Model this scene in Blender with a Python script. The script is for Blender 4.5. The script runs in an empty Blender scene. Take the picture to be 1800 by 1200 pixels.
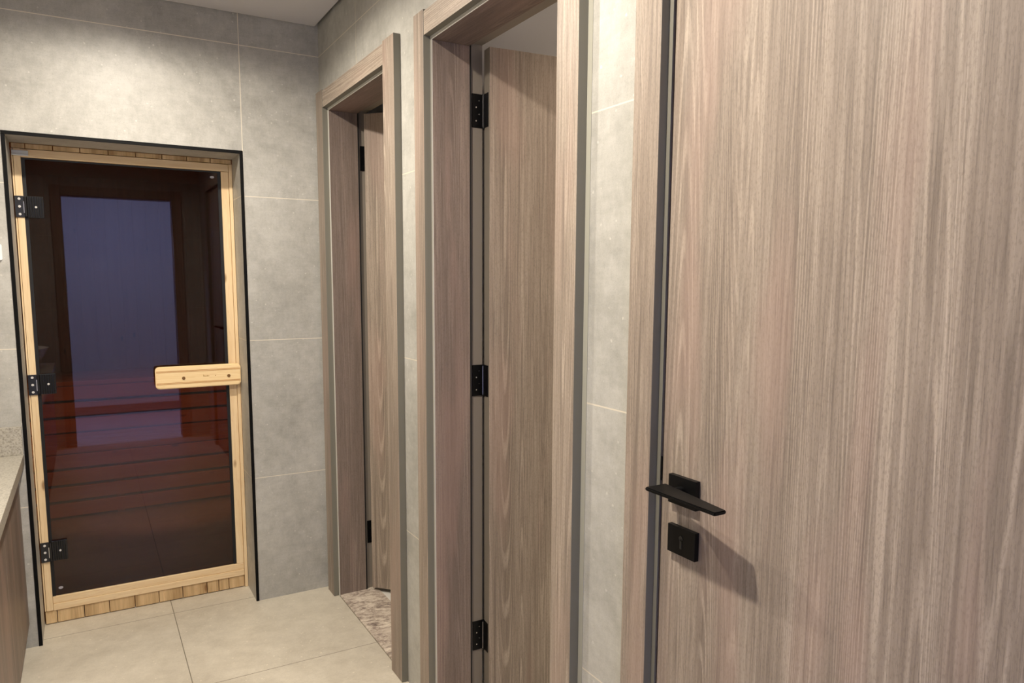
import bpy, bmesh, math, random
from mathutils import Vector, Matrix

C = bpy.context.scene.collection
sc = bpy.context.scene

# ------------------------------------------------------------------ camera
cam_d = bpy.data.cameras.new('camera')
cam = bpy.data.objects.new('camera', cam_d); C.objects.link(cam)
RT = Vector((0.8675513, -0.49733186, 0.0039717)); UP = Vector((0.05562253, 0.10495804, 0.99291991))
FW = Vector((0.49422756, 0.86118804, -0.11871934))
M = Matrix((RT, UP, -FW)).transposed().to_4x4(); M.translation = (-0.919, -3.228, 1.417)
cam.matrix_world = M
cam_d.sensor_width = 36.0; cam_d.lens = 1285.68 / 1800 * 36
cam_d.shift_x = 9.33 / 1800; cam_d.shift_y = 44.6 / 1800
cam_d.clip_start = 0.02; cam_d.clip_end = 50
sc.camera = cam

# ------------------------------------------------------------------ world, exposure
w = bpy.data.worlds.new('world'); sc.world = w; w.use_nodes = True
w.node_tree.nodes['Background'].inputs[0].default_value = (0.5, 0.52, 0.6, 1)
w.node_tree.nodes['Background'].inputs[1].default_value = 0.02
sc.view_settings.view_transform = 'Standard'; sc.view_settings.look = 'None'
sc.view_settings.gamma = 1; sc.view_settings.use_curve_mapping = False
sc.view_settings.exposure = 0.0

def s2l(c):
    return tuple(((v / 255) / 12.92 if v <= 10 else (((v / 255) + .055) / 1.055) ** 2.4) for v in c) + (1,)

def lamp(name, kind, loc, power, color, size=.06, spot=None, blend=.3, rot=(0, 0, 0), sy=None):
    d = bpy.data.lights.new(name, kind); d.energy = power; d.color = color
    if kind == 'AREA':
        d.size = size
        if sy: d.shape = 'RECTANGLE'; d.size_y = sy
    else: d.shadow_soft_size = size
    if spot: d.spot_size = math.radians(spot); d.spot_blend = blend
    o = bpy.data.objects.new(name, d); C.objects.link(o); o.location = loc; o.rotation_euler = rot
    return o

HC = 2.475
WARM = (1.0, 0.905, 0.785)
SPOTS = [(-.75, -.80, 175), (-.75, -2.12, 205)]
for (x, y, p) in SPOTS:
    o = lamp('downlight_beam', 'SPOT', (x, y, HC - .012), p, WARM, .035, 176, .02)
    # photometric curve of a recessed reflector: strongest straight down, cut off near the ceiling
    d = o.data; d.use_nodes = True; nt = d.node_tree; em = nt.nodes['Emission']
    tc = nt.nodes.new('ShaderNodeTexCoord'); sp = nt.nodes.new('ShaderNodeSeparateXYZ')
    nt.links.new(tc.outputs['Normal'], sp.inputs[0])
    ab = nt.nodes.new('ShaderNodeMath'); ab.operation = 'ABSOLUTE'; nt.links.new(sp.outputs[2], ab.inputs[0])
    pw = nt.nodes.new('ShaderNodeMath'); pw.operation = 'POWER'; pw.inputs[1].default_value = 1.0; nt.links.new(ab.outputs[0], pw.inputs[0])
    mr = nt.nodes.new('ShaderNodeMapRange'); mr.interpolation_type = 'SMOOTHSTEP'
    mr.inputs['From Min'].default_value = .09; mr.inputs['From Max'].default_value = .30; nt.links.new(ab.outputs[0], mr.inputs['Value'])
    mu = nt.nodes.new('ShaderNodeMath'); mu.operation = 'MULTIPLY'; nt.links.new(pw.outputs[0], mu.inputs[0]); nt.links.new(mr.outputs[0], mu.inputs[1])
    nt.links.new(mu.outputs[0], em.inputs['Strength'])
# room beyond the end doorway: added cool area light, aimed away from the corridor
lamp('far_room_added_light', 'AREA', (-.6, -3.68, 2.30), 72, (.43, .51, 1.0), 1.2, rot=(math.radians(-24), 0, 0), sy=.06)

# added fill lamps out of view: brighten the middle door's room and the sauna benches
lamp('toilet_fill_light', 'SPOT', (.95, -1.75, 2.43), 22, (1.0, .80, .64), .05, 150, .4)
lamp('sauna_fill_light', 'SPOT', (-.55, .33, 1.96), 46, (1.0, .68, .32), .03, 46, .5, rot=(math.radians(44), 0, 0))

# ------------------------------------------------------------------ materials
def mat(name):
    m = bpy.data.materials.new(name); m.use_nodes = True
    nt = m.node_tree; b = nt.nodes['Principled BSDF']
    return m, nt, b
def node(nt, t, **k):
    n = nt.nodes.new(t)
    for a, v in k.items():
        if a.startswith('i_'):
            key = a[2:]; n.inputs[int(key) if key.isdigit() else key.replace('_', ' ')].default_value = v
        else: setattr(n, a, v)
    return n
def coords(nt, scale=(1, 1, 1), loc=(0, 0, 0)):
    tc = node(nt, 'ShaderNodeTexCoord'); mp = node(nt, 'ShaderNodeMapping')
    mp.inputs['Scale'].default_value = scale; mp.inputs['Location'].default_value = loc
    nt.links.new(tc.outputs['Object'], mp.inputs['Vector']); return mp.outputs['Vector']
def noise(nt, vec, scale, detail=3, rough=.55, dist=0):
    n = node(nt, 'ShaderNodeTexNoise', i_Scale=scale, i_Detail=detail, i_Roughness=rough, i_Distortion=dist)
    nt.links.new(vec, n.inputs['Vector']); return n.outputs['Fac']
def ramp(nt, fac, stops, interp='LINEAR'):
    r = node(nt, 'ShaderNodeValToRGB'); cr = r.color_ramp; cr.interpolation = interp
    while len(cr.elements) < len(stops): cr.elements.new(.5)
    for e, (p, c) in zip(cr.elements, stops):
        e.position = p; e.color = c if len(c) == 4 else (*c, 1)
    nt.links.new(fac, r.inputs['Fac']); return r.outputs['Color']
def mth(nt, op, a, b=None, c=None):
    n = node(nt, 'ShaderNodeMath', operation=op)
    for i, v in enumerate((a, b, c)):
        if v is None: continue
        if isinstance(v, (int, float)): n.inputs[i].default_value = v
        else: nt.links.new(v, n.inputs[i])
    return n.outputs[0]
def mix(nt, fac, a, b, mode='MIX'):
    n = node(nt, 'ShaderNodeMix', data_type='RGBA', blend_type=mode)
    for i, v in ((0, fac), (6, a), (7, b)):
        if isinstance(v, (int, float)): n.inputs[i].default_value = v
        elif isinstance(v, tuple): n.inputs[i].default_value = v
        else: nt.links.new(v, n.inputs[i])
    return n.outputs[2]
def bump(nt, b, h, strength, dist=.002):
    n = node(nt, 'ShaderNodeBump', i_Strength=strength, i_Distance=dist)
    nt.links.new(h, n.inputs['Height']); nt.links.new(n.outputs[0], b.inputs['Normal'])
G = lambda v: (v, v, v, 1)

def plain(name, rgb, rough=.5, metal=0, spec=.5):
    m, nt, b = mat(name); b.inputs['Base Color'].default_value = s2l(rgb)
    b.inputs['Roughness'].default_value = rough; b.inputs['Metallic'].default_value = metal
    b.inputs['Specular IOR Level'].default_value = spec; return m

def wood(name, axis='z', dark=(120, 108, 96), mid=(152, 138, 124), light=(184, 170, 154), off=0.0, rough=.48):
    """taupe straight-grained laminate, grain along the given axis"""
    m, nt, b = mat(name)
    k = .022; s = {'x': (k, 1, 1), 'y': (1, k, 1), 'z': (1, 1, k)}[axis]
    v0 = coords(nt, s, (off, off * .7, off * .3))
    # slow sideways drift of the grain
    dr = noise(nt, v0, 5.0, 2, .5)
    drift = mth(nt, 'MULTIPLY', mth(nt, 'SUBTRACT', dr, .5), .10)
    vm = node(nt, 'ShaderNodeVectorMath', operation='ADD'); nt.links.new(v0, vm.inputs[0])
    cb = node(nt, 'ShaderNodeCombineXYZ')
    for i in range(3): nt.links.new(drift, cb.inputs[i])
    nt.links.new(cb.outputs[0], vm.inputs[1]); v = vm.outputs[0]
    broad = noise(nt, v, 11, 3, .6)
    fine = noise(nt, v, 120, 4, .7)
    micro = noise(nt, v, 420, 2, .6)
    # grown rings: thin pale lines where a smooth field crosses evenly spaced levels
    ringf = noise(nt, v, 7, 1, .4)
    sn = mth(nt, 'SINE', mth(nt, 'MULTIPLY', ringf, 520))
    line = ramp(nt, sn, [(.35, G(0)), (.9, G(1))])
    msk = ramp(nt, noise(nt, v, 16, 2, .5), [(.40, G(0)), (.56, G(1))])
    lines = mth(nt, 'MULTIPLY', line, msk)
    t = mth(nt, 'ADD', mth(nt, 'MULTIPLY', broad, .42), mth(nt, 'MULTIPLY', fine, .58))
    col = ramp(nt, t, [(.30, s2l(dark)), (.5, s2l(mid)), (.70, s2l(light))])
    col = mix(nt, mth(nt, 'MULTIPLY', lines, .42), col, s2l(tuple(min(255, c * 1.13) for c in light)))
    pores = ramp(nt, micro, [(.30, G(1)), (.46, G(0))])
    col = mix(nt, mth(nt, 'MULTIPLY', pores, .45), col, s2l(tuple(c * .80 for c in dark)))
    dk = ramp(nt, noise(nt, v, 48, 2, .5), [(.26, G(1)), (.38, G(0))])
    col = mix(nt, mth(nt, 'MULTIPLY', dk, .5), col, s2l(tuple(c * .9 for c in dark)))
    gr = noise(nt, coords(nt, tuple(1 if q == 1 else .35 for q in s), (off, 1, 1)), 380, 2, .7)
    col = mix(nt, mth(nt, 'MULTIPLY', ramp(nt, gr, [(.35, G(1)), (.5, G(0))]), .28), col, s2l(tuple(c * .86 for c in dark)))
    # rosy patches in the print
    vp = coords(nt, tuple(1 if q == 1 else .16 for q in s), (off, 0, 3.1))
    pk = ramp(nt, noise(nt, vp, 9, 2, .5), [(.52, G(0)), (.66, G(1))])
    col = mix(nt, mth(nt, 'MULTIPLY', pk, .26), col, s2l((180, 148, 135)))
    nt.links.new(col, b.inputs['Base Color'])
    b.inputs['Roughness'].default_value = rough; b.inputs['Specular IOR Level'].default_value = .35
    bump(nt, b, mth(nt, 'ADD', fine, mth(nt, 'MULTIPLY', micro, .6)), .22, .0008)
    return m

def joint_mask(nt, comps, wd):
    """1 on the joints; comps = list of (axis, origin, pitch)"""
    tc = node(nt, 'ShaderNodeTexCoord'); sp = node(nt, 'ShaderNodeSeparateXYZ')
    nt.links.new(tc.outputs['Object'], sp.inputs[0]); out = None
    for ax, o, p in comps:
        q = mth(nt, 'ABSOLUTE', mth(nt, 'SUBTRACT', mth(nt, 'FRACT', mth(nt, 'ADD', mth(nt, 'DIVIDE', mth(nt, 'SUBTRACT', sp.outputs[ax], o), p), .5)), .5))
        q = mth(nt, 'LESS_THAN', q, wd / p / 2)
        out = q if out is None else mth(nt, 'MAXIMUM', out, q)
    return out

def tile(name, a, bb, comps, wd, grout, rough=.45, seed=0, sc_=1.0, speck=True):
    """cement-look porcelain: clouded, trowelled, with pale flecks"""
    m, nt, b = mat(name)
    v = coords(nt, (1, 1, 1), (seed, seed * .3, seed * .7))
    c1 = noise(nt, v, 2.6 * sc_, 5, .62, .6)
    c2 = noise(nt, v, 22 * sc_, 6, .72)
    vs = coords(nt, (1, 1, .25), (seed, 0, 0)); vs2 = coords(nt, (.2, .2, 1), (0, seed, 0))
    st = mth(nt, 'ADD', noise(nt, vs, 90, 3, .6), noise(nt, vs2, 90, 3, .6))
    f = noise(nt, v, 330, 2, .6)
    t = mth(nt, 'ADD', mth(nt, 'MULTIPLY', c1, .42), mth(nt, 'MULTIPLY', c2, .33))
    t = mth(nt, 'ADD', t, mth(nt, 'MULTIPLY', st, .10)); t = mth(nt, 'ADD', t, mth(nt, 'MULTIPLY', f, .10))
    col = ramp(nt, t, [(.37, s2l(a)), (.62, s2l(bb))])
    if speck:
        vo = node(nt, 'ShaderNodeTexVoronoi', i_Scale=34.0); nt.links.new(v, vo.inputs['Vector'])
        n3 = noise(nt, v, 60, 3, .7)
        d = mth(nt, 'ADD', vo.outputs['Distance'], mth(nt, 'MULTIPLY', n3, .35))
        fl = ramp(nt, d, [(.235, G(1)), (.29, G(0))])
        col = mix(nt, mth(nt, 'MULTIPLY', fl, .5), col, s2l(tuple(min(255, c * 1.14) for c in bb)))
        sk = ramp(nt, f, [(.28, G(1)), (.38, G(0))])
        col = mix(nt, mth(nt, 'MULTIPLY', sk, .30), col, s2l(tuple(c * .82 for c in a)))
    if comps:
        jm = joint_mask(nt, comps, wd); col = mix(nt, jm, col, s2l(grout))
    nt.links.new(col, b.inputs['Base Color'])
    b.inputs['Roughness'].default_value = rough; b.inputs['Specular IOR Level'].default_value = .4
    bump(nt, b, mth(nt, 'ADD', f, c2), .10, .001)
    return m

Z0 = -.045
WALL_A, WALL_B = (152, 150, 142), (192, 190, 182)
M_BACK = tile('back_wall_tile', WALL_A, WALL_B, [(2, Z0, .6), (0, -.325, 1.2)], .0032, (222, 214, 196), seed=1.7)
M_RIGHT = tile('right_wall_tile', WALL_A, WALL_B, [(2, Z0, .6), (1, -.497, 1.2)], .0032, (216, 208, 190), seed=5.2)
M_REVEAL = tile('reveal_tile', WALL_A, WALL_B, [(2, Z0, .6)], .003, (210, 200, 180), seed=8.9)
M_FLOOR = tile('floor_tile', (176, 167, 150), (206, 198, 180), [(0, -.667, .667), (1, -.612, .662)], .0032, (128, 120, 106), rough=.38, seed=3.3, sc_=.8)
M_WCFLOOR = tile('toilet_floor_tile', (206, 202, 192), (224, 220, 210), [(0, .5, .6), (1, -.3, .6)], .003, (160, 156, 148), rough=.3, seed=2.3)
M_WOOD_V = wood('taupe_oak_vertical', 'z', off=.0)
M_WOOD_V2 = wood('taupe_oak_vertical_leaf', 'z', off=2.37)
M_WOOD_H = wood('taupe_oak_horizontal', 'y', off=1.3)
M_JAMB = wood('taupe_oak_jamb_shaded', 'z', dark=(106, 93, 84), mid=(129, 114, 104), light=(150, 135, 123), off=4.1)  # jamb wood darkened, shade inside the openings put into the colour
M_CAB = wood('taupe_oak_cabinet', 'z', dark=(104, 90, 80), mid=(126, 111, 100), light=(146, 130, 118), off=6.4)
M_EDGE = plain('taupe_edge_foil_shaded', (120, 117, 105), .5)  # grainless edge foil, darkened to carry shade on the casing sides
M_REBATE = plain('taupe_rebate_foil', (138, 129, 117), .5)
M_SEAL = plain('pale_rubber_seal', (206, 203, 192), .55)
M_GASKET = plain('black_gasket_gap_shade', (22, 21, 20), .7)  # black of gaskets, plinth and the shade in the near door's gap
M_BLACK = plain('matt_black_metal', (7, 7, 8), .42, .0, .22)
M_BLACKTRIM = plain('black_tile_trim', (8, 8, 8), .6, 0, .15)
M_HINGE = plain('black_satin_casting', (20, 20, 22), .3, .0, .6)
M_ZINC = plain('zinc_screw_head', (214, 211, 205), .35)
M_GROOVE = plain('milled_groove_pine', (188, 142, 86), .7)
M_STEEL = plain('bright_steel', (205, 203, 200), .22, 1.0)
M_CEIL = plain('ceiling_paint', (206, 203, 203), .9)
M_SHADOWGAP = plain('shadow_gap_paint', (70, 70, 70), .9)
M_WHITE = plain('white_paint', (226, 226, 226), .85)
M_PLASTIC = plain('white_plastic', (236, 238, 238), .35)
M_CERAMIC = plain('white_ceramic', (238, 238, 236), .12)
M_RUBBER = plain('black_rubber', (12, 12, 13), .6)
M_SCREW = plain('brown_screw_hole', (120, 84, 40), .5)
M_STAMP = plain('burnt_stamp', (176, 132, 74), .8)
M_STICKER = plain('etched_safety_mark', (170, 165, 170), .6)
M_CLEAR = plain('clear_plastic_bracket', (222, 226, 224), .18)
M_SILICONE = plain('grey_silicone_smear', (168, 166, 152), .5)

def pine(name, axis, off=0., a=(226, 194, 146), b_=(244, 220, 178), knots=True, rough=.5):
    m, nt, b = mat(name)
    k = .06; s = {'x': (k, 1, 1), 'y': (1, k, 1), 'z': (1, 1, k)}[axis]
    v = coords(nt, s, (off, off, off))
    n1 = noise(nt, v, 30, 3, .55, .3); n2 = noise(nt, v, 170, 3, .6)
    t = mth(nt, 'ADD', mth(nt, 'MULTIPLY', n1, .7), mth(nt, 'MULTIPLY', n2, .3))
    col = ramp(nt, t, [(.3, s2l(a)), (.65, s2l(b_))])
    sn = mth(nt, 'SINE', mth(nt, 'MULTIPLY', n1, 70))
    col = mix(nt, mth(nt, 'MULTIPLY', ramp(nt, sn, [(.7, G(0)), (1, G(1))]), .16), col, s2l((196, 142, 84)))
    if knots:
        kk = .4; s3 = {'x': (kk, 1, 1), 'y': (1, kk, 1), 'z': (1, 1, kk)}[axis]
        v3 = coords(nt, s3, (off + .31, off + .17, off + .73))
        vo = node(nt, 'ShaderNodeTexVoronoi', i_Scale=9.0); nt.links.new(v3, vo.inputs['Vector'])
        kn = ramp(nt, vo.outputs['Distance'], [(.05, G(1)), (.10, G(0))])
        col = mix(nt, mth(nt, 'MULTIPLY', kn, .75), col, s2l((128, 84, 44)))
    nt.links.new(col, b.inputs['Base Color']); b.inputs['Roughness'].default_value = rough
    b.inputs['Specular IOR Level'].default_value = .3
    bump(nt, b, n2, .15, .0006); return m
M_PINE_V = pine('pine_vertical', 'z', .2)
M_PINE_H = pine('pine_horizontal', 'x', 1.4)
M_PINE_HANDLE = pine('pine_handle', 'x', 3.1, (236, 204, 150), (250, 224, 174), knots=False)
M_PINE_OLD = pine('pine_boarding', 'z', 2.2, (164, 132, 90), (228, 198, 150), rough=.75)
M_SAUNA = pine('sauna_panelling', 'z', 7.7, (196, 140, 92), (222, 172, 118), rough=.6)
M_BENCH = pine('sauna_bench_wood', 'x', 5.1, (210, 150, 98), (234, 180, 124), rough=.55)

# quartz with dark grit
M_QUARTZ, nt, b = mat('speckled_quartz')
v = coords(nt); n1 = noise(nt, v, 190, 3, .7); n2 = noise(nt, v, 420, 2, .7)
col = ramp(nt, n1, [(.36, s2l((140, 134, 122))), (.55, s2l((184, 179, 166)))])
col = mix(nt, ramp(nt, n2, [(.27, G(1)), (.36, G(0))]), col, s2l((100, 92, 82)))
nt.links.new(col, b.inputs['Base Color']); b.inputs['Roughness'].default_value = .32

# brown-veined marble for the thresholds
M_MARBLE, nt, b = mat('brown_marble')
v = coords(nt, (1, 1.6, 1)); n1 = noise(nt, v, 9, 8, .74, 1.8); n2 = noise(nt, v, 60, 5, .7, .8)
t = mth(nt, 'ADD', mth(nt, 'MULTIPLY', n1, .7), mth(nt, 'MULTIPLY', n2, .3))
col = ramp(nt, t, [(.36, s2l((104, 92, 86))), (.44, s2l((158, 144, 132))), (.50, s2l((194, 180, 164))), (.60, s2l((226, 214, 196)))])
nt.links.new(col, b.inputs['Base Color']); b.inputs['Roughness'].default_value = .25

# bronze tinted glass: each face of the pane tints what is seen through it and mirrors by Fresnel
M_GLASS = bpy.data.materials.new('bronze_glass'); M_GLASS.use_nodes = True; nt = M_GLASS.node_tree
nt.nodes.remove(nt.nodes['Principled BSDF'])
tr = node(nt, 'ShaderNodeBsdfTransparent'); tr.inputs[0].default_value = (.50, .31, .20, 1)
gl = node(nt, 'ShaderNodeBsdfGlossy'); gl.inputs['Roughness'].default_value = 0.0; gl.inputs[0].default_value = (1, 1, 1, 1)
fr = node(nt, 'ShaderNodeFresnel', i_IOR=1.5); ms = node(nt, 'ShaderNodeMixShader')
nt.links.new(fr.outputs[0], ms.inputs[0]); nt.links.new(tr.outputs[0], ms.inputs[1]); nt.links.new(gl.outputs[0], ms.inputs[2])
nt.links.new(ms.outputs[0], nt.nodes['Material Output'].inputs[0])

M_LENS, nt, b = mat('downlight_lens'); b.inputs['Emission Color'].default_value = (1, .86, .68, 1)
b.inputs['Emission Strength'].default_value = 6
M_COOLLENS, nt, b = mat('added_cool_bar_lens'); b.inputs['Emission Color'].default_value = (.52, .55, 1, 1)  # glow of the added light bar beyond the entrance
b.inputs['Emission Strength'].default_value = 4

# ------------------------------------------------------------------ mesh helpers
class MB:
    def __init__(s): s.bm = bmesh.new()
    def _merge(s, t, mi):
        for f in t.faces: f.material_index = mi(f) if callable(mi) else mi
        me = bpy.data.meshes.new('t'); t.to_mesh(me); t.free(); s.bm.from_mesh(me); bpy.data.meshes.remove(me)
    def box(s, x0, x1, y0, y1, z0, z1, bev=0, mi=0):
        t = bmesh.new(); bmesh.ops.create_cube(t, size=1)
        for v_ in t.verts:
            v_.co = Vector((x0 if v_.co.x < 0 else x1, y0 if v_.co.y < 0 else y1, z0 if v_.co.z < 0 else z1))
        if bev: bmesh.ops.bevel(t, geom=t.edges[:], offset=bev, segments=2, affect='EDGES', profile=.6)
        t.normal_update(); s._merge(t, mi); return s
    def cyl(s, p0, p1, r, seg=20, r2=None, mi=0, bev=0):
        p0, p1 = Vector(p0), Vector(p1); d = p1 - p0; t = bmesh.new()
        bmesh.ops.create_cone(t, cap_ends=True, segments=seg, radius1=r, radius2=r if r2 is None else r2, depth=d.length)
        if bev: bmesh.ops.bevel(t, geom=[e for e in t.edges if abs(e.verts[0].co.z - e.verts[1].co.z) < 1e-6], offset=bev, segments=2, affect='EDGES')
        mt = Matrix.Translation((p0 + p1) / 2) @ d.to_track_quat('Z', 'Y').to_matrix().to_4x4()
        bmesh.ops.transform(t, matrix=mt, verts=t.verts); s._merge(t, mi); return s
    def prism(s, pts, a0, a1, plane='xz', bev=0, mi=0):
        """polygon pts in the plane, extruded along the third axis from a0 to a1"""
        def P(u, v_, w_): return {'xz': (u, w_, v_), 'xy': (u, v_, w_), 'yz': (w_, u, v_)}[plane]
        t = bmesh.new(); A = [t.verts.new(P(u, v_, a0)) for u, v_ in pts]; B = [t.verts.new(P(u, v_, a1)) for u, v_ in pts]
        n = len(pts); t.faces.new(A); t.faces.new(B[::-1])
        for i in range(n): t.faces.new((A[i], B[i], B[(i + 1) % n], A[(i + 1) % n]))
        bmesh.ops.recalc_face_normals(t, faces=t.faces)
        if bev:
            bmesh.ops.bevel(t, geom=[e for e in t.edges if e.calc_face_angle(0) > .5 or True and len(e.link_faces) == 2 and
                                     e.link_faces[0].normal.dot(e.link_faces[1].normal) < .8], offset=bev, segments=2, affect='EDGES')
        t.normal_update(); s._merge(t, mi); return s
    def lathe(s, prof, cx, cy, seg=48, mi=0):
        t = bmesh.new(); rings = []
        for r, z in prof:
            rings.append([t.verts.new((cx + r * math.cos(2 * math.pi * k / seg), cy + r * math.sin(2 * math.pi * k / seg), z)) for k in range(seg)])
        for a, b_ in zip(rings, rings[1:]):
            for k in range(seg): t.faces.new((a[k], a[(k + 1) % seg], b_[(k + 1) % seg], b_[k]))
        t.faces.new(rings[0][::-1]); t.faces.new(rings[-1]); bmesh.ops.recalc_face_normals(t, faces=t.faces)
        s._merge(t, mi); return s
    def build(s, name, mats, parent=None, smooth=False):
        me = bpy.data.meshes.new(name); s.bm.to_mesh(me); s.bm.free()
        for m_ in (mats if isinstance(mats, (list, tuple)) else [mats]): me.materials.append(m_)
        if smooth:
            for p in me.polygons: p.use_smooth = True
        o = bpy.data.objects.new(name, me); C.objects.link(o)
        if parent is not None: o.parent = parent; o.matrix_parent_inverse = Matrix.Translation(-PW(parent))
        return o
def PW(o):
    p = Vector(o.location)
    while o.parent is not None:
        p = p + o.matrix_parent_inverse.translation; o = o.parent; p = p + Vector(o.location)
    return p
def empty(name, loc):
    o = bpy.data.objects.new(name, None); C.objects.link(o); o.location = loc; o.empty_display_size = .1; return o
def tag(o, label, cat=None, group=None, kind=None):
    o['label'] = label
    if cat: o['category'] = cat
    if group: o['group'] = group
    if kind: o['kind'] = kind
    return o
def struct(o, label, cat): return tag(o, label, cat, kind='structure')
def rounded(x0, x1, y0, y1, r, n=6):
    pts = []
    for cx, cy, a0 in ((x1 - r, y1 - r, 0), (x0 + r, y1 - r, 90), (x0 + r, y0 + r, 180), (x1 - r, y0 + r, 270)):
        for k in range(n + 1):
            a = math.radians(a0 + 90 * k / n); pts.append((cx + r * math.cos(a), cy + r * math.sin(a)))
    return pts

# ------------------------------------------------------------------ room shell
XL = -1.76; YE = -3.43; TOP = 2.53; T = .16
XR, XLs, ZS = -.325, -1.15, 1.938     # sauna opening
TH = .012                              # black trim
# door openings on the right wall (casing inner edges)
D2 = (-.833, -.120); D3 = (-1.876, -1.171); D4 = (-2.94, -2.199); ZH = 2.122
struct(MB().box(XL - .3, T, YE - .0, 0.20, -.06, 0).build('floor', M_FLOOR), 'pale beige stone-look tile floor of the corridor', 'floor')
m = MB(); jo = .02   # jamb board sits inside the wall opening
m.box(0, T, -.0, .2, 0, TOP)
ys = [(-.0, D2[1] + jo), (D2[0] - jo, D3[1] + jo), (D3[0] - jo, D4[1] + jo), (D4[0] - jo, YE - .16)]
m.box(0, T, D2[1] + jo, 0, 0, TOP)
for a, b_ in ys[1:]: m.box(0, T, b_, a, 0, TOP)
for dd in (D2, D3, D4): m.box(0, T, dd[0] - jo, dd[1] + jo, ZH + jo, TOP)
struct(m.build('wall_right', M_RIGHT), 'grey cement-look tiled wall holding the three wooden doors', 'wall')
m = MB(); m.box(XR, 0, 0, .19, 0, TOP); m.box(XL - .1, XLs, 0, .19, 0, TOP); m.box(XLs, XR, 0, .19, ZS, TOP)
struct(m.build('wall_back', M_BACK), 'grey cement-look tiled end wall around the sauna door', 'wall')
m = MB()
m.box(XR - TH, XR, .003, .184, 0, ZS - TH); m.box(XLs, XLs + TH, .003, .184, 0, ZS - TH); m.box(XLs, XR, .003, .184, ZS - TH, ZS)
struct(m.build('trim_1', M_REVEAL), 'tiled reveal lining the recess of the sauna door', 'trim')
m = MB(); tw = .0125
m.box(XR - tw, XR, -.003, .003, 0, ZS - tw - .001, .0006); m.box(XLs, XLs + tw, -.003, .003, 0, ZS - tw - .001, .0006)
m.box(XLs, XR, -.003, .003, ZS - tw, ZS, .0006)
struct(m.build('trim_2', M_BLACKTRIM), 'thin black metal edge trim around the sauna recess', 'trim')
struct(MB().box(XL - .12, XL, YE - .16, .0, 0, TOP).build('wall_left', M_BACK), 'grey tiled wall behind the vanity unit', 'wall')
m = MB(); EX0, EX1 = -1.05, -.23
m.box(XL, EX0 - .02, YE - .14, YE, 0, TOP); m.box(EX1 + .02, 0, YE - .14, YE, 0, TOP); m.box(EX0 - .02, EX1 + .02, YE - .14, YE, 2.10, TOP)
struct(m.build('wall_entry', M_BACK), 'grey tiled wall with the open entrance doorway', 'wall')
g = .013
struct(MB().box(XL + g, -g, YE + g, -.004, HC, HC + .02, .006).build('ceiling', M_CEIL), 'smooth white plasterboard ceiling with a shadow gap along the walls', 'ceiling')
struct(MB().box(XL - .1, T, YE - .16, .2, TOP, TOP + .05).build('ceiling_slab', M_SHADOWGAP), 'dark slab above the shadow gap of the ceiling', 'ceiling')

# toilet rooms behind the two open doors
struct(MB().box(T, 1.45, -2.1, .35, -.06, 0).build('floor_toilets', M_WCFLOOR), 'pale tile floor behind the open doors', 'floor')
struct(MB().box(T, 1.45, -2.1, .35, HC, HC + .05).build('ceiling_toilets', M_CEIL), 'plain ceiling of the rooms behind the open doors', 'ceiling')
struct(MB().box(1.45, 1.5, -2.1, .35, 0, HC).build('wall_toilets_back', M_WHITE), 'plain wall at the back of the rooms behind the open doors', 'wall')
struct(MB().box(T, 1.45, .3, .35, 0, HC).build('wall_toilets_far', M_WHITE), 'plain wall closing the room behind the far wooden door', 'wall')
struct(MB().box(T, 1.45, -1.06, -.98, 0, HC).build('wall_toilets_middle', M_WHITE), 'plain partition between the two rooms behind the open doors', 'wall')
struct(MB().box(T, 1.45, -2.1, -2.05, 0, HC).build('wall_toilets_near', M_WHITE), 'plain wall closing the room behind the middle wooden door', 'wall')

t = empty('toilet_added_lamp', (.95, -1.75, HC)); tag(t, 'added unseen ceiling lamp brightening the room behind the middle door', 'ceiling light')  # invented fixture for the added toilet fill light
MB().cyl((.95, -1.75, HC - .02), (.95, -1.75, HC - .0005), .05, 32, bev=.004).build('housing', M_PLASTIC, t)

# cool-lit room beyond the entrance doorway (seen mirrored in the sauna glass)
fy0 = YE - .14; fy1 = -5.0
struct(MB().box(-2.2, 1.0, fy1 - .1, fy0 + .14, -.06, 0).build('floor_entry', plain('pale_floor', (235, 235, 240), .35)), 'pale floor of the room beyond the entrance doorway', 'floor')
struct(MB().box(-2.2, 1.0, fy1 - .1, fy1, 0, 2.5).build('wall_entry_far', M_WHITE), 'plain white wall of the room beyond the entrance doorway', 'wall')
struct(MB().box(-2.25, -2.2, fy1, fy0, 0, 2.5).build('wall_entry_left', M_WHITE), 'plain white side wall left of the entrance room', 'wall')
struct(MB().box(1.0, 1.05, fy1, fy0, 0, 2.5).build('wall_entry_right', M_WHITE), 'plain white side wall right of the entrance room', 'wall')
struct(MB().box(-2.2, 1.0, fy1, fy0, 2.45, 2.5).build('ceiling_entry', M_WHITE), 'white ceiling of the room beyond the entrance doorway', 'ceiling')
struct(MB().box(-2.2, 1.0, fy1, fy1 + .015, 0, .09, .002).build('baseboard_entry', wood('baseboard_wood', 'x', off=.5)), 'brown wooden baseboard along the white wall beyond the entrance', 'baseboard')
t = empty('far_room_added_bar', (-.6, -3.60, 2.30)); tag(t, 'added unseen cool light bar brightening the room beyond the entrance', 'light')  # invented bar housing for the added cool light
MB().box(-1.22, .02, -3.62, -3.5705, 2.29, 2.36, .004).build('housing', M_PLASTIC, t)
MB().box(-1.20, 0, -3.64, -3.6205, 2.30, 2.345, .004).build('diffuser', M_COOLLENS, t)

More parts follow.
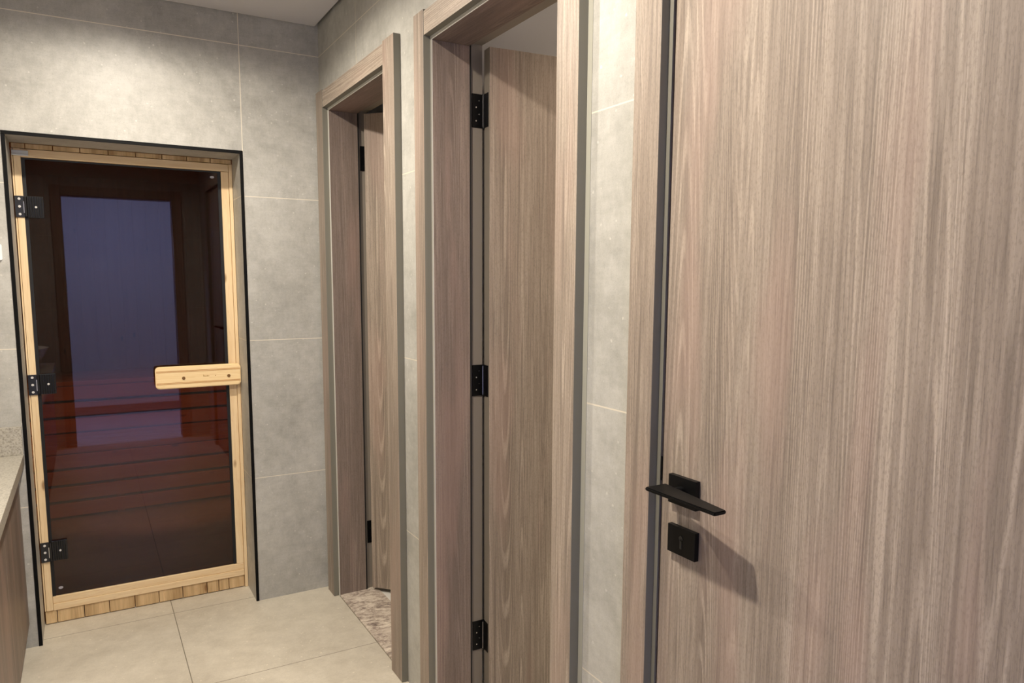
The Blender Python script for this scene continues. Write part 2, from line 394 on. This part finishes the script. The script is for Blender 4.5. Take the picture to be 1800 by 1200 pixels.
# sauna cabin shell
sx0, sx1, sy1, sz = -1.75, .12, 2.85, 2.12
def boards(x0, x1, y0, y1, z0, z1, axis, pitch=.09):
    m = MB(); a, b_ = (x0, x1) if axis == 'x' else (y0, y1); n = max(1, round((b_ - a) / pitch)); p = (b_ - a) / n
    for k in range(n):
        u0, u1 = a + k * p + .0002, a + (k + 1) * p - .0002
        if axis == 'x': m.box(u0, u1, y0, y1, z0, z1, .0015)
        else: m.box(x0, x1, u0, u1, z0, z1, .0015)
    return m
struct(MB().box(sx0 - .02, sx1 + .02, .2, sy1, -.06, 0).build('floor_sauna', M_FLOOR), 'tile floor inside the sauna cabin', 'floor')
struct(boards(sx0, sx1, sy1, sy1 + .02, 0, sz, 'x').build('wall_sauna_back', M_SAUNA), 'pine panelled back wall inside the sauna', 'wall')
struct(boards(sx0 - .02, sx0, .245, sy1, 0, sz, 'y').build('wall_sauna_left', M_SAUNA), 'pine panelled left wall inside the sauna', 'wall')
struct(boards(sx1, sx1 + .02, .245, sy1, 0, sz, 'y').build('wall_sauna_right', M_SAUNA), 'pine panelled right wall inside the sauna', 'wall')
struct(MB().box(sx0, sx1, .2, sy1, sz, sz + .03).build('ceiling_sauna', M_SAUNA), 'pine ceiling inside the sauna', 'ceiling')
m = MB(); m.box(sx0, -1.15, .2, .245, 0, sz); m.box(-.32, sx1, .2, .245, 0, sz); m.box(-1.15, -.32, .2, .245, 1.95, sz)
struct(m.build('wall_sauna_front', M_SAUNA), 'pine panelled inner face of the wall around the sauna door', 'wall')

# benches
def bench(name, y0, y1, zt, label, pitch, nf):
    t = empty(name, ((sx0 + sx1) / 2, (y0 + y1) / 2, 0)); tag(t, label, 'bench', 'slatted benches inside the sauna')
    n = 4; wy = (y1 - y0) / n
    for k in range(n): MB().box(sx0 + .01, sx1 - .01, y0 + k * wy + .006, y0 + (k + 1) * wy - .006, zt - .028, zt, .004).build('seat_slat', M_BENCH, t)
    for k in range(nf):
        z1 = zt - .034 - k * pitch
        MB().box(sx0 + .01, sx1 - .01, y0 + .005, y0 + .027, z1 - pitch + .017, z1, .004).build('front_slat', M_BENCH, t)
    for x in (sx0 + .03, -.82, sx1 - .07):
        for ya in (y0 + .03, y1 - .06): MB().box(x, x + .04, ya, ya + .04, 0, zt - .028).build('leg', M_BENCH, t)
bench('sauna_bench', 1.68, 2.19, .42, 'low slatted pine bench nearest the glass inside the sauna', .0965, 4)
bench('sauna_bench', 2.20, 2.78, .755, 'high slatted pine bench against the back wall inside the sauna', .105, 3)

t = empty('sauna_added_lamp', (-.55, .28, 2.0)); tag(t, 'added unseen wall lamp above the sauna door, brightening the benches', 'lamp')  # invented fixture for the added sauna fill light
MB().box(-.62, -.48, .2465, .275, 1.96, 2.08, .004).build('back_board', M_BENCH, t)
MB().box(-.60, -.50, .2755, .315, 1.985, 2.06, .008).build('lamp_shade', M_PLASTIC, t)

# ------------------------------------------------------------------ sauna door
d1 = empty('door_1', (-.74, .19, 0)); struct(d1, 'bronze glass sauna door in a light pine frame', 'door')
FX0, FX1 = -1.147 + TH, -.328 - TH + .009      # frame between the tiled reveals
FX1 = -.338
GX0, GX1, GZ0, GZ1 = -1.106, -.384, .114, 1.874
fy, fb = .184, .245
m = MB(); m.box(-1.1285, GX0 + .001, fy - .001, fb, .058, 1.906, .002); m.box(FX0, -1.1295, fy + .001, fb, .058, 1.906, .002); m.build('frame_stile', M_PINE_V, d1)
MB().box(-.353 + .001, FX1, fy - .002, fb, .0, 1.906, .002).build('frame_stile', M_PINE_V, d1)
MB().box(GX1, -.353, fy + .003, fb, .114, 1.873, .002).build('frame_stile', M_PINE_V, d1)
m = MB(); m.box(GX0 + .0015, -.353, fy + .003, fb, .085, .114, .002); m.box(GX0 + .0015, -.353, fy, fb, .057, .0845, .002); m.build('frame_sill', M_PINE_H, d1)
m = MB(); m.box(GX0, -.353, fy + .002, fb, 1.874, 1.905, .002); m.build('frame_head', M_PINE_H, d1)
def bparts(z0, z1, y, seams):
    m = MB(); xs = [FX0] + seams + [FX1 if z0 > 1 else -.353]
    for a, b_ in zip(xs, xs[1:]): m.box(a + .0012, b_ - .0012, y, y + .02, z0, z1, .002)
    return m
bparts(.003, .056, fy + .004, [-1.093, -.996, -.903, -.806, -.712, -.616, -.515, -.465, -.421]).build('base_boarding', M_PINE_OLD, d1)
bparts(1.907, 1.9255, fy + .004, [-1.089, -.998, -.907, -.808, -.71, -.612, -.518, -.424]).build('head_boarding', M_PINE_OLD, d1)
gp = MB().box(GX0 + .003, GX1 - .003, .196, .204, GZ0 + .002, GZ1 - .002).build('glass_pane', M_GLASS, d1); gp['label'] = 'bronze tinted glass pane'
m = MB()
m.box(GX0 + .0005, GX0 + .013, .193, .1958, GZ0 + .001, GZ1 - .001); m.box(GX1 - .013, GX1 - .0005, .193, .1958, GZ0 + .001, GZ1 - .001)
m.box(GX0 + .013, GX1 - .013, .193, .1958, GZ1 - .007, GZ1 - .001)
m.build('rubber_seal', M_RUBBER, d1)
m = MB()
for (cx, cz) in ((-.419, 1.848), (-1.074, .146)):
    pts = [(cx + .0085 * math.cos(k * math.pi / 8), cz + .0055 * math.sin(k * math.pi / 8)) for k in range(16)]
    m.prism(pts, .1952, .1958, 'xz')
m.build('safety_mark', M_STICKER, gp)
# clear bracket at the top hinge corner
m = MB(); m.box(-1.133, -1.079, .178, .1835, 1.880, 1.898, .001); m.box(-1.133, -1.079, .174, .178, 1.878, 1.882, .0006); m.box(-1.131, -1.081, .1765, .1782, 1.8915, 1.8935)
m.build('top_bracket', M_CLEAR, d1)['label'] = 'clear plastic corner bracket'
# hinges
def sauna_hinge(zc, hh):
    h = MB(); h.box(-1.134, -1.104, .178, .1835, zc - hh, zc + hh, .001)
    h.cyl((-1.100, .180, zc - hh + .004), (-1.100, .180, zc + hh - .004), .0052, 14)
    h.box(-1.096, -1.041, .184, .1955, zc - hh, zc + hh, .001)
    for k in range(7):
        x = -1.0925 + k * .0078; h.cyl((x, .1835, zc - hh + .001), (x, .1835, zc + hh - .001), .0031, 12)
    o = h.build('hinge', M_HINGE, d1); o['label'] = 'black ribbed clamp hinge'
    for dz in (-.029, 0, .029):
        MB().cyl((-1.119, .1755, zc + dz), (-1.119, .1781, zc + dz), .0048, 14, bev=.0008).build('screw', M_ZINC, o)
    MB().cyl((-1.066, .1795, zc), (-1.066, .1840, zc), .0042, 14, bev=.0008).build('screw', M_ZINC, o)
    m = MB().box(-1.1065, -1.1035, .1765, .1785, zc - .024, zc + .020); m.build('pin', M_STEEL, o)
for zc, hh in ((1.687, .0405), (.996, .040), (.309, .041)): sauna_hinge(zc, hh)
# handle
pts = rounded(-.683, -.340, .949, 1.043, .016)
m = MB(); m.prism(pts, .150, .172, 'xz', bev=.0035)
hd = m.build('handle', M_PINE_HANDLE, d1); hd['label'] = 'rounded pine board handle'
m = MB()
for z in (1.024, 1.0195, .9735, .969): m.box(-.680, -.343, .1494, .1502, z - .0011, z + .0011)
m.build('groove', M_GROOVE, hd)
for x in (-.574, -.391): MB().cyl((x, .147, .992), (x, .1505, .992), .0068, 18, bev=.001).build('screw', M_SCREW, hd)
for x in (-.574, -.45): MB().cyl((x, .172, .996), (x, .196, .996), .011, 18).build('spacer', M_PINE_HANDLE, hd)
m = MB(); x = -.4950
for wv, hv in ((.0035, .009), (.0045, .005), (.004, .005), (.004, .0055), (.003, .005)):
    m.box(x, x + wv * .45, .1494, .1502, .9935, .9935 + hv); m.box(x, x + wv, .1494, .1502, .9935 + hv * .45, .9935 + hv * .45 + .0012); x += wv + .0012
m.cyl((-.4455, .1494, .9965), (-.4455, .1502, .9965), .0018, 10); m.build('stamp', M_STAMP, hd)

# ------------------------------------------------------------------ wooden doors on the right wall
CT = .024; CW = .078
def bytop(f): return 0
def casing_mi(axis):
    def fn(f): return 0 if f.normal.x < -.5 else 1
    return fn
def casing(d, y0, y1, far_out, near_out, top=2.195, wood_v=M_WOOD_V):
    """legs either side of y0..y1 (y0 near, y1 far) plus head between them"""
    MB().box(-CT, 0, y1, far_out, 0.001, top, .0012, casing_mi('z')).build('casing_leg', [wood_v, M_EDGE], d)
    MB().box(-CT, 0, near_out, y0, 0.001, top, .0012, casing_mi('z')).build('casing_leg', [wood_v, M_EDGE], d)
    MB().box(-CT + .0015, 0, y0 + .0006, y1 - .0006, ZH, top - .006, .0012, casing_mi('y')).build('casing_head', [M_WOOD_H, M_EDGE], d)
def jambs(d, y0, y1):
    jo = .010; s1 = .123; rb = .012
    for sgn, ye in ((1, y1), (-1, y0)):
        a = ye - sgn * jo; o = ye + sgn * .019
        lo, hi = min(a, o), max(a, o)
        MB().box(.001, s1, lo, hi, 0.001, ZH - jo, .0008, lambda f: 0).build('jamb', M_JAMB, d)
        a2 = a + sgn * rb; lo, hi = min(a2, o), max(a2, o)
        MB().box(s1 + .0012, .172, lo, hi, 0.001, ZH - jo + rb).build('rebate', M_REBATE, d)
        lo, hi = min(ye, a), max(ye, a)
        MB().box(-.0015, .0012, lo, hi, 0.001, ZH - jo, .0004).build('door_seal', M_SEAL, d)
        g0 = a + sgn * (rb - .004) if False else a2 - sgn * .004
        lo, hi = min(g0, a2 + sgn * .001), max(g0, a2 + sgn * .001)
        MB().box(s1 + .0002, s1 + .0052, min(a, a2), max(a, a2), 0.001, ZH - jo + rb).build('gasket_gap_shade', M_GASKET, d)
    MB().box(.001, s1, y0 - .018, y1 + .018, ZH - jo, ZH + .018, .0008).build('jamb_head', wood_head, d)
    MB().box(s1 + .0012, .172, y0 - .018, y1 + .018, ZH - jo + rb, ZH + .018).build('rebate', M_REBATE, d)
    MB().box(-.0015, .0012, y0, y1, ZH - jo, ZH, .0004).build('door_seal', M_SEAL, d)
    MB().box(0.0, .175, y0 - .004, y1 + .004, .0, .006, .001).build('threshold', M_MARBLE, d)
wood_head = wood('taupe_oak_jamb_head_shaded', 'y', dark=(98, 84, 78), mid=(118, 102, 94), light=(136, 120, 110), off=9.1)  # head wood darker still, shade of the underside put into the colour

def leaf_open(d, y0, y1, ang, hz, z0=.012, seal_tip=False):
    """inward opening leaf hinged on the far jamb; pivot at the back edge of the rebate"""
    py = y1 - .010 + .012 - .004 ; px = .1735
    piv = empty('leaf_pivot', (0, 0, 0)); bpy.data.objects.remove(piv)
    Lw = (y1 - y0) - .008
    def place(o):
        o.matrix_world = Matrix.Translation((px, py, 0)) @ Matrix.Rotation(math.radians(ang), 4, 'Z')
        o.parent = d; o.matrix_parent_inverse = Matrix.Translation(-Vector(d.location)); return o
    def mi(f): return 0 if abs(f.normal.x) > .6 else 1
    lf = MB().box(-.042, -.001, -Lw, -.003, z0, ZH - .013, .0012, mi).build('leaf', [M_WOOD_V2, M_REBATE])
    place(lf)
    for zc, hh in hz:
        # plate on the rebate (world aligned)
        h = MB().box(px - .038, px - .001, py + .001, py + .0045, zc - hh, zc + hh, .0006)
        h.cyl((px + .001, py - .001, zc - hh), (px + .001, py - .001, zc + hh), .0048, 14)
        h.cyl((px + .001, py - .001, zc - hh - .006), (px + .001, py - .001, zc - hh), .002, 12, r2=.0048)
        ho = h.build('hinge', M_BLACK, d); ho['label'] = 'black butt hinge'
        sm = MB()
        for k, (dx, dz) in enumerate(((-.014, .6), (-.024, .2), (-.014, -.2), (-.024, -.6))):
            sm.cyl((px + dx, py + .0004, zc + dz * hh), (px + dx, py + .0015, zc + dz * hh), .0022, 10)
        sm.build('screw', M_STEEL, ho)
        MB().cyl((px - .0036, py - .0040, zc - hh + .004), (px - .0036, py - .0040, zc + hh - .004), .0012, 8).build('pin', M_STEEL, ho)
        o2 = MB().box(-.034, -.001, -.0032, -.0008, zc - hh, zc + hh, .0005).build('hinge_plate', M_BLACK)
        o2.parent = lf
    return lf

# far wooden door
d2 = empty('door_2', (0, -.47, 0)); struct(d2, 'half open taupe wooden door nearest the tiled back corner', 'door')
casing(d2, D2[0], D2[1], -.030, -.934); jambs(d2, *D2)
leaf_open(d2, D2[0], D2[1], 42, ((1.929, .052), (.272, .052)), z0=.02)
# middle wooden door
d3 = empty('door_3', (0, -1.52, 0)); struct(d3, 'wide open taupe wooden door in the middle of the row', 'door')
casing(d3, D3[0], D3[1], -1.099, -1.956); jambs(d3, *D3)
lf3 = leaf_open(d3, D3[0], D3[1], 85, ((1.929, .050), (1.096, .050), (.238, .050)))
MB().box(-.0012, 0, -1.972, -1.9565, .001, HC).build('silicone_bead', M_SILICONE, d3)

# near closed door, opens into the corridor
d4 = empty('door_4', (0, -2.57, 0)); struct(d4, 'closed taupe wooden door with black lever handle, nearest the camera', 'door')
CT = .019; casing(d4, D4[0], D4[1], -2.128, -3.02)
def jm(sgn, ye):
    a = ye - sgn * .011; o = ye + sgn * .019
    MB().box(.001, .172, min(a, o), max(a, o), .001, ZH - .011, .0008).build('jamb', M_JAMB, d4)
    MB().box(-.0015, .0012, min(ye, a), max(ye, a), .001, ZH - .011, .0004).build('door_seal', M_EDGE, d4)
jm(1, -2.1985); jm(-1, D4[0])
MB().box(.001, .172, D4[0] - .018, D4[1] + .018, ZH - .011, ZH + .018).build('jamb_head', wood_head, d4)
MB().box(.044, .060, D4[0] + .011, D4[1] - .011, .006, ZH - .011).build('gasket_gap_shade', M_GASKET, d4)  # black sheet behind the leaf, stands in for shade in the gap
MB().box(0, .175, D4[0] - .004, D4[1] + .004, 0, .006, .001).build('threshold', M_MARBLE, d4)
l4 = MB().box(.0005, .042, D4[0] + .014, -2.2145, .01, ZH - .015, .0012, lambda f: 0 if abs(f.normal.x) > .6 else 1).build('leaf', [M_WOOD_V2, M_GASKET], d4)  # leaf edges coloured black for the shade in the gap
MB().box(-.0012, .0006, -2.2136, -2.2108, 1.044, 1.090, .0004).build('latch_plate', M_BLACK, d4)
# rose and escutcheon
ly = -2.2765
MB().box(-.0095, .0004, -2.3115, -2.2415, 1.0125, 1.0655, .0008).build('rose', M_BLACK, l4)
es = MB().box(-.0095, .0004, -2.3135, -2.2435, .9205, .9725, .0008).build('escutcheon', M_BLACK, l4)
m = MB(); m.cyl((-.0103, -2.2785, .953), (-.0095, -2.2785, .953), .0048, 18); m.box(-.0103, -.0095, -2.2810, -2.2760, .9335, .952)
m.build('keyhole', plain('key_slot', (46, 46, 44), .3), es)
m = MB(); m.cyl((-.0098, -2.2765, 1.040), (-.040, -2.2765, 1.040), .0095, 24)
pts = [(-.073, -2.2500), (-.073, -2.4180), (-.0465, -2.4180), (-.0240, -2.2500)]
m.prism([(x, y) for x, y in pts], 1.0445, 1.0510, 'xy', bev=.0018)
m.prism([(-.050, -2.2600), (-.048, -2.300), (-.0300, -2.300), (-.0250, -2.2600)], 1.0360, 1.0446, 'xy', bev=.0012)
m.build('lever', M_BLACK, l4)

# entrance doorway casing on the end wall
d5 = empty('door_5', ((EX0 + EX1) / 2, YE, 0)); struct(d5, 'open entrance doorway with taupe wooden casing', 'door')
MB().box(EX0 - .075, EX0, YE, YE + .018, .001, 2.16, .001).build('casing_leg', M_WOOD_V, d5)
MB().box(EX1, EX1 + .075, YE, YE + .018, .001, 2.16, .001).build('casing_leg', M_WOOD_V, d5)
MB().box(EX0 + .0006, EX1 - .0006, YE, YE + .017, 2.085, 2.156, .001).build('casing_head', wood('taupe_oak_x', 'x', off=3.3), d5)
m = MB(); m.box(EX0 - .018, EX0 - .0, YE - .139, YE - .001, .001, 2.08); m.box(EX1 + .0, EX1 + .018, YE - .139, YE - .001, .001, 2.08); m.box(EX0 - .018, EX1 + .018, YE - .139, YE - .001, 2.08, 2.098)
m.build('jamb', M_JAMB, d5)

# ------------------------------------------------------------------ vanity
CF = -1.175; CZ = .761
t = empty('vanity_cabinet', (-1.46, -1.5, 0)); tag(t, 'taupe wood-grain floor cabinet under the speckled stone worktop', 'cabinet')
MB().box(-1.755, CF - .02, -3.0, -.004, .10, CZ - .041).build('carcass', M_CAB, t)
MB().box(-1.74, CF - .045, -2.98, -.01, 0, .0995).build('plinth', M_GASKET, t)
yy = [-.0045, -.60, -1.20, -1.80, -2.40, -3.0]
for a, b_ in zip(yy, yy[1:]): MB().box(CF - .019, CF, b_ + .0015, a - .0015, .098, CZ - .046, .001).build('cabinet_door', M_CAB, t)
tag(MB().box(-1.757, -1.152, -3.02, -.0035, CZ - .040, CZ, .0015).build('worktop', M_QUARTZ), 'grey speckled stone worktop on the vanity cabinet', 'worktop')
tag(MB().box(-1.757, -1.1535, -.0185, -.001, CZ + .0005, CZ + .106, .0008).build('backsplash', M_QUARTZ), 'low speckled stone upstand against the tiled wall by the sauna door', 'backsplash')
t = empty('wash_basin', (-1.40, -2.62, CZ)); tag(t, 'round white ceramic wash basin on the stone worktop', 'basin')
MB().lathe([(.10, CZ + .001), (.13, CZ + .01), (.19, CZ + .08), (.225, CZ + .15), (.23, CZ + .155), (.222, CZ + .155), (.18, CZ + .09), (.12, CZ + .03), (.02, CZ + .022)], -1.40, -2.62).build('bowl', M_CERAMIC, t, True)
MB().cyl((-1.40, -2.62, CZ + .0225), (-1.40, -2.62, CZ + .026), .022).build('drain', M_STEEL, t)
t = empty('wall_switch', (-1.215, -.005, 1.508)); tag(t, 'white plastic plate on the tiles left of the sauna door', 'switch')
MB().prism(rounded(-1.255, -1.1715, 1.478, 1.536, .006), -.008, -.0005, 'xz', bev=.001).build('plate', M_PLASTIC, t)
MB().box(-1.245, -1.182, -.0105, -.0078, 1.486, 1.528, .001).build('rocker', M_PLASTIC, t)

# ------------------------------------------------------------------ ceiling lights
for (x, y, p), lab in zip(SPOTS, ('round recessed ceiling downlight nearest the sauna', 'round recessed ceiling downlight over the nearest door')):
    t = empty('ceiling_downlight', (x, y, HC)); tag(t, lab, 'ceiling light', 'recessed corridor downlights')
    MB().lathe([(.040, HC - .0045), (.050, HC - .006), (.055, HC - .0002), (.040, HC - .0002)], x, y, 32).build('ring', M_PLASTIC, t)
    MB().cyl((x, y, HC - .0062), (x, y, HC - .0047), .038, 32).build('lens', M_LENS, t)
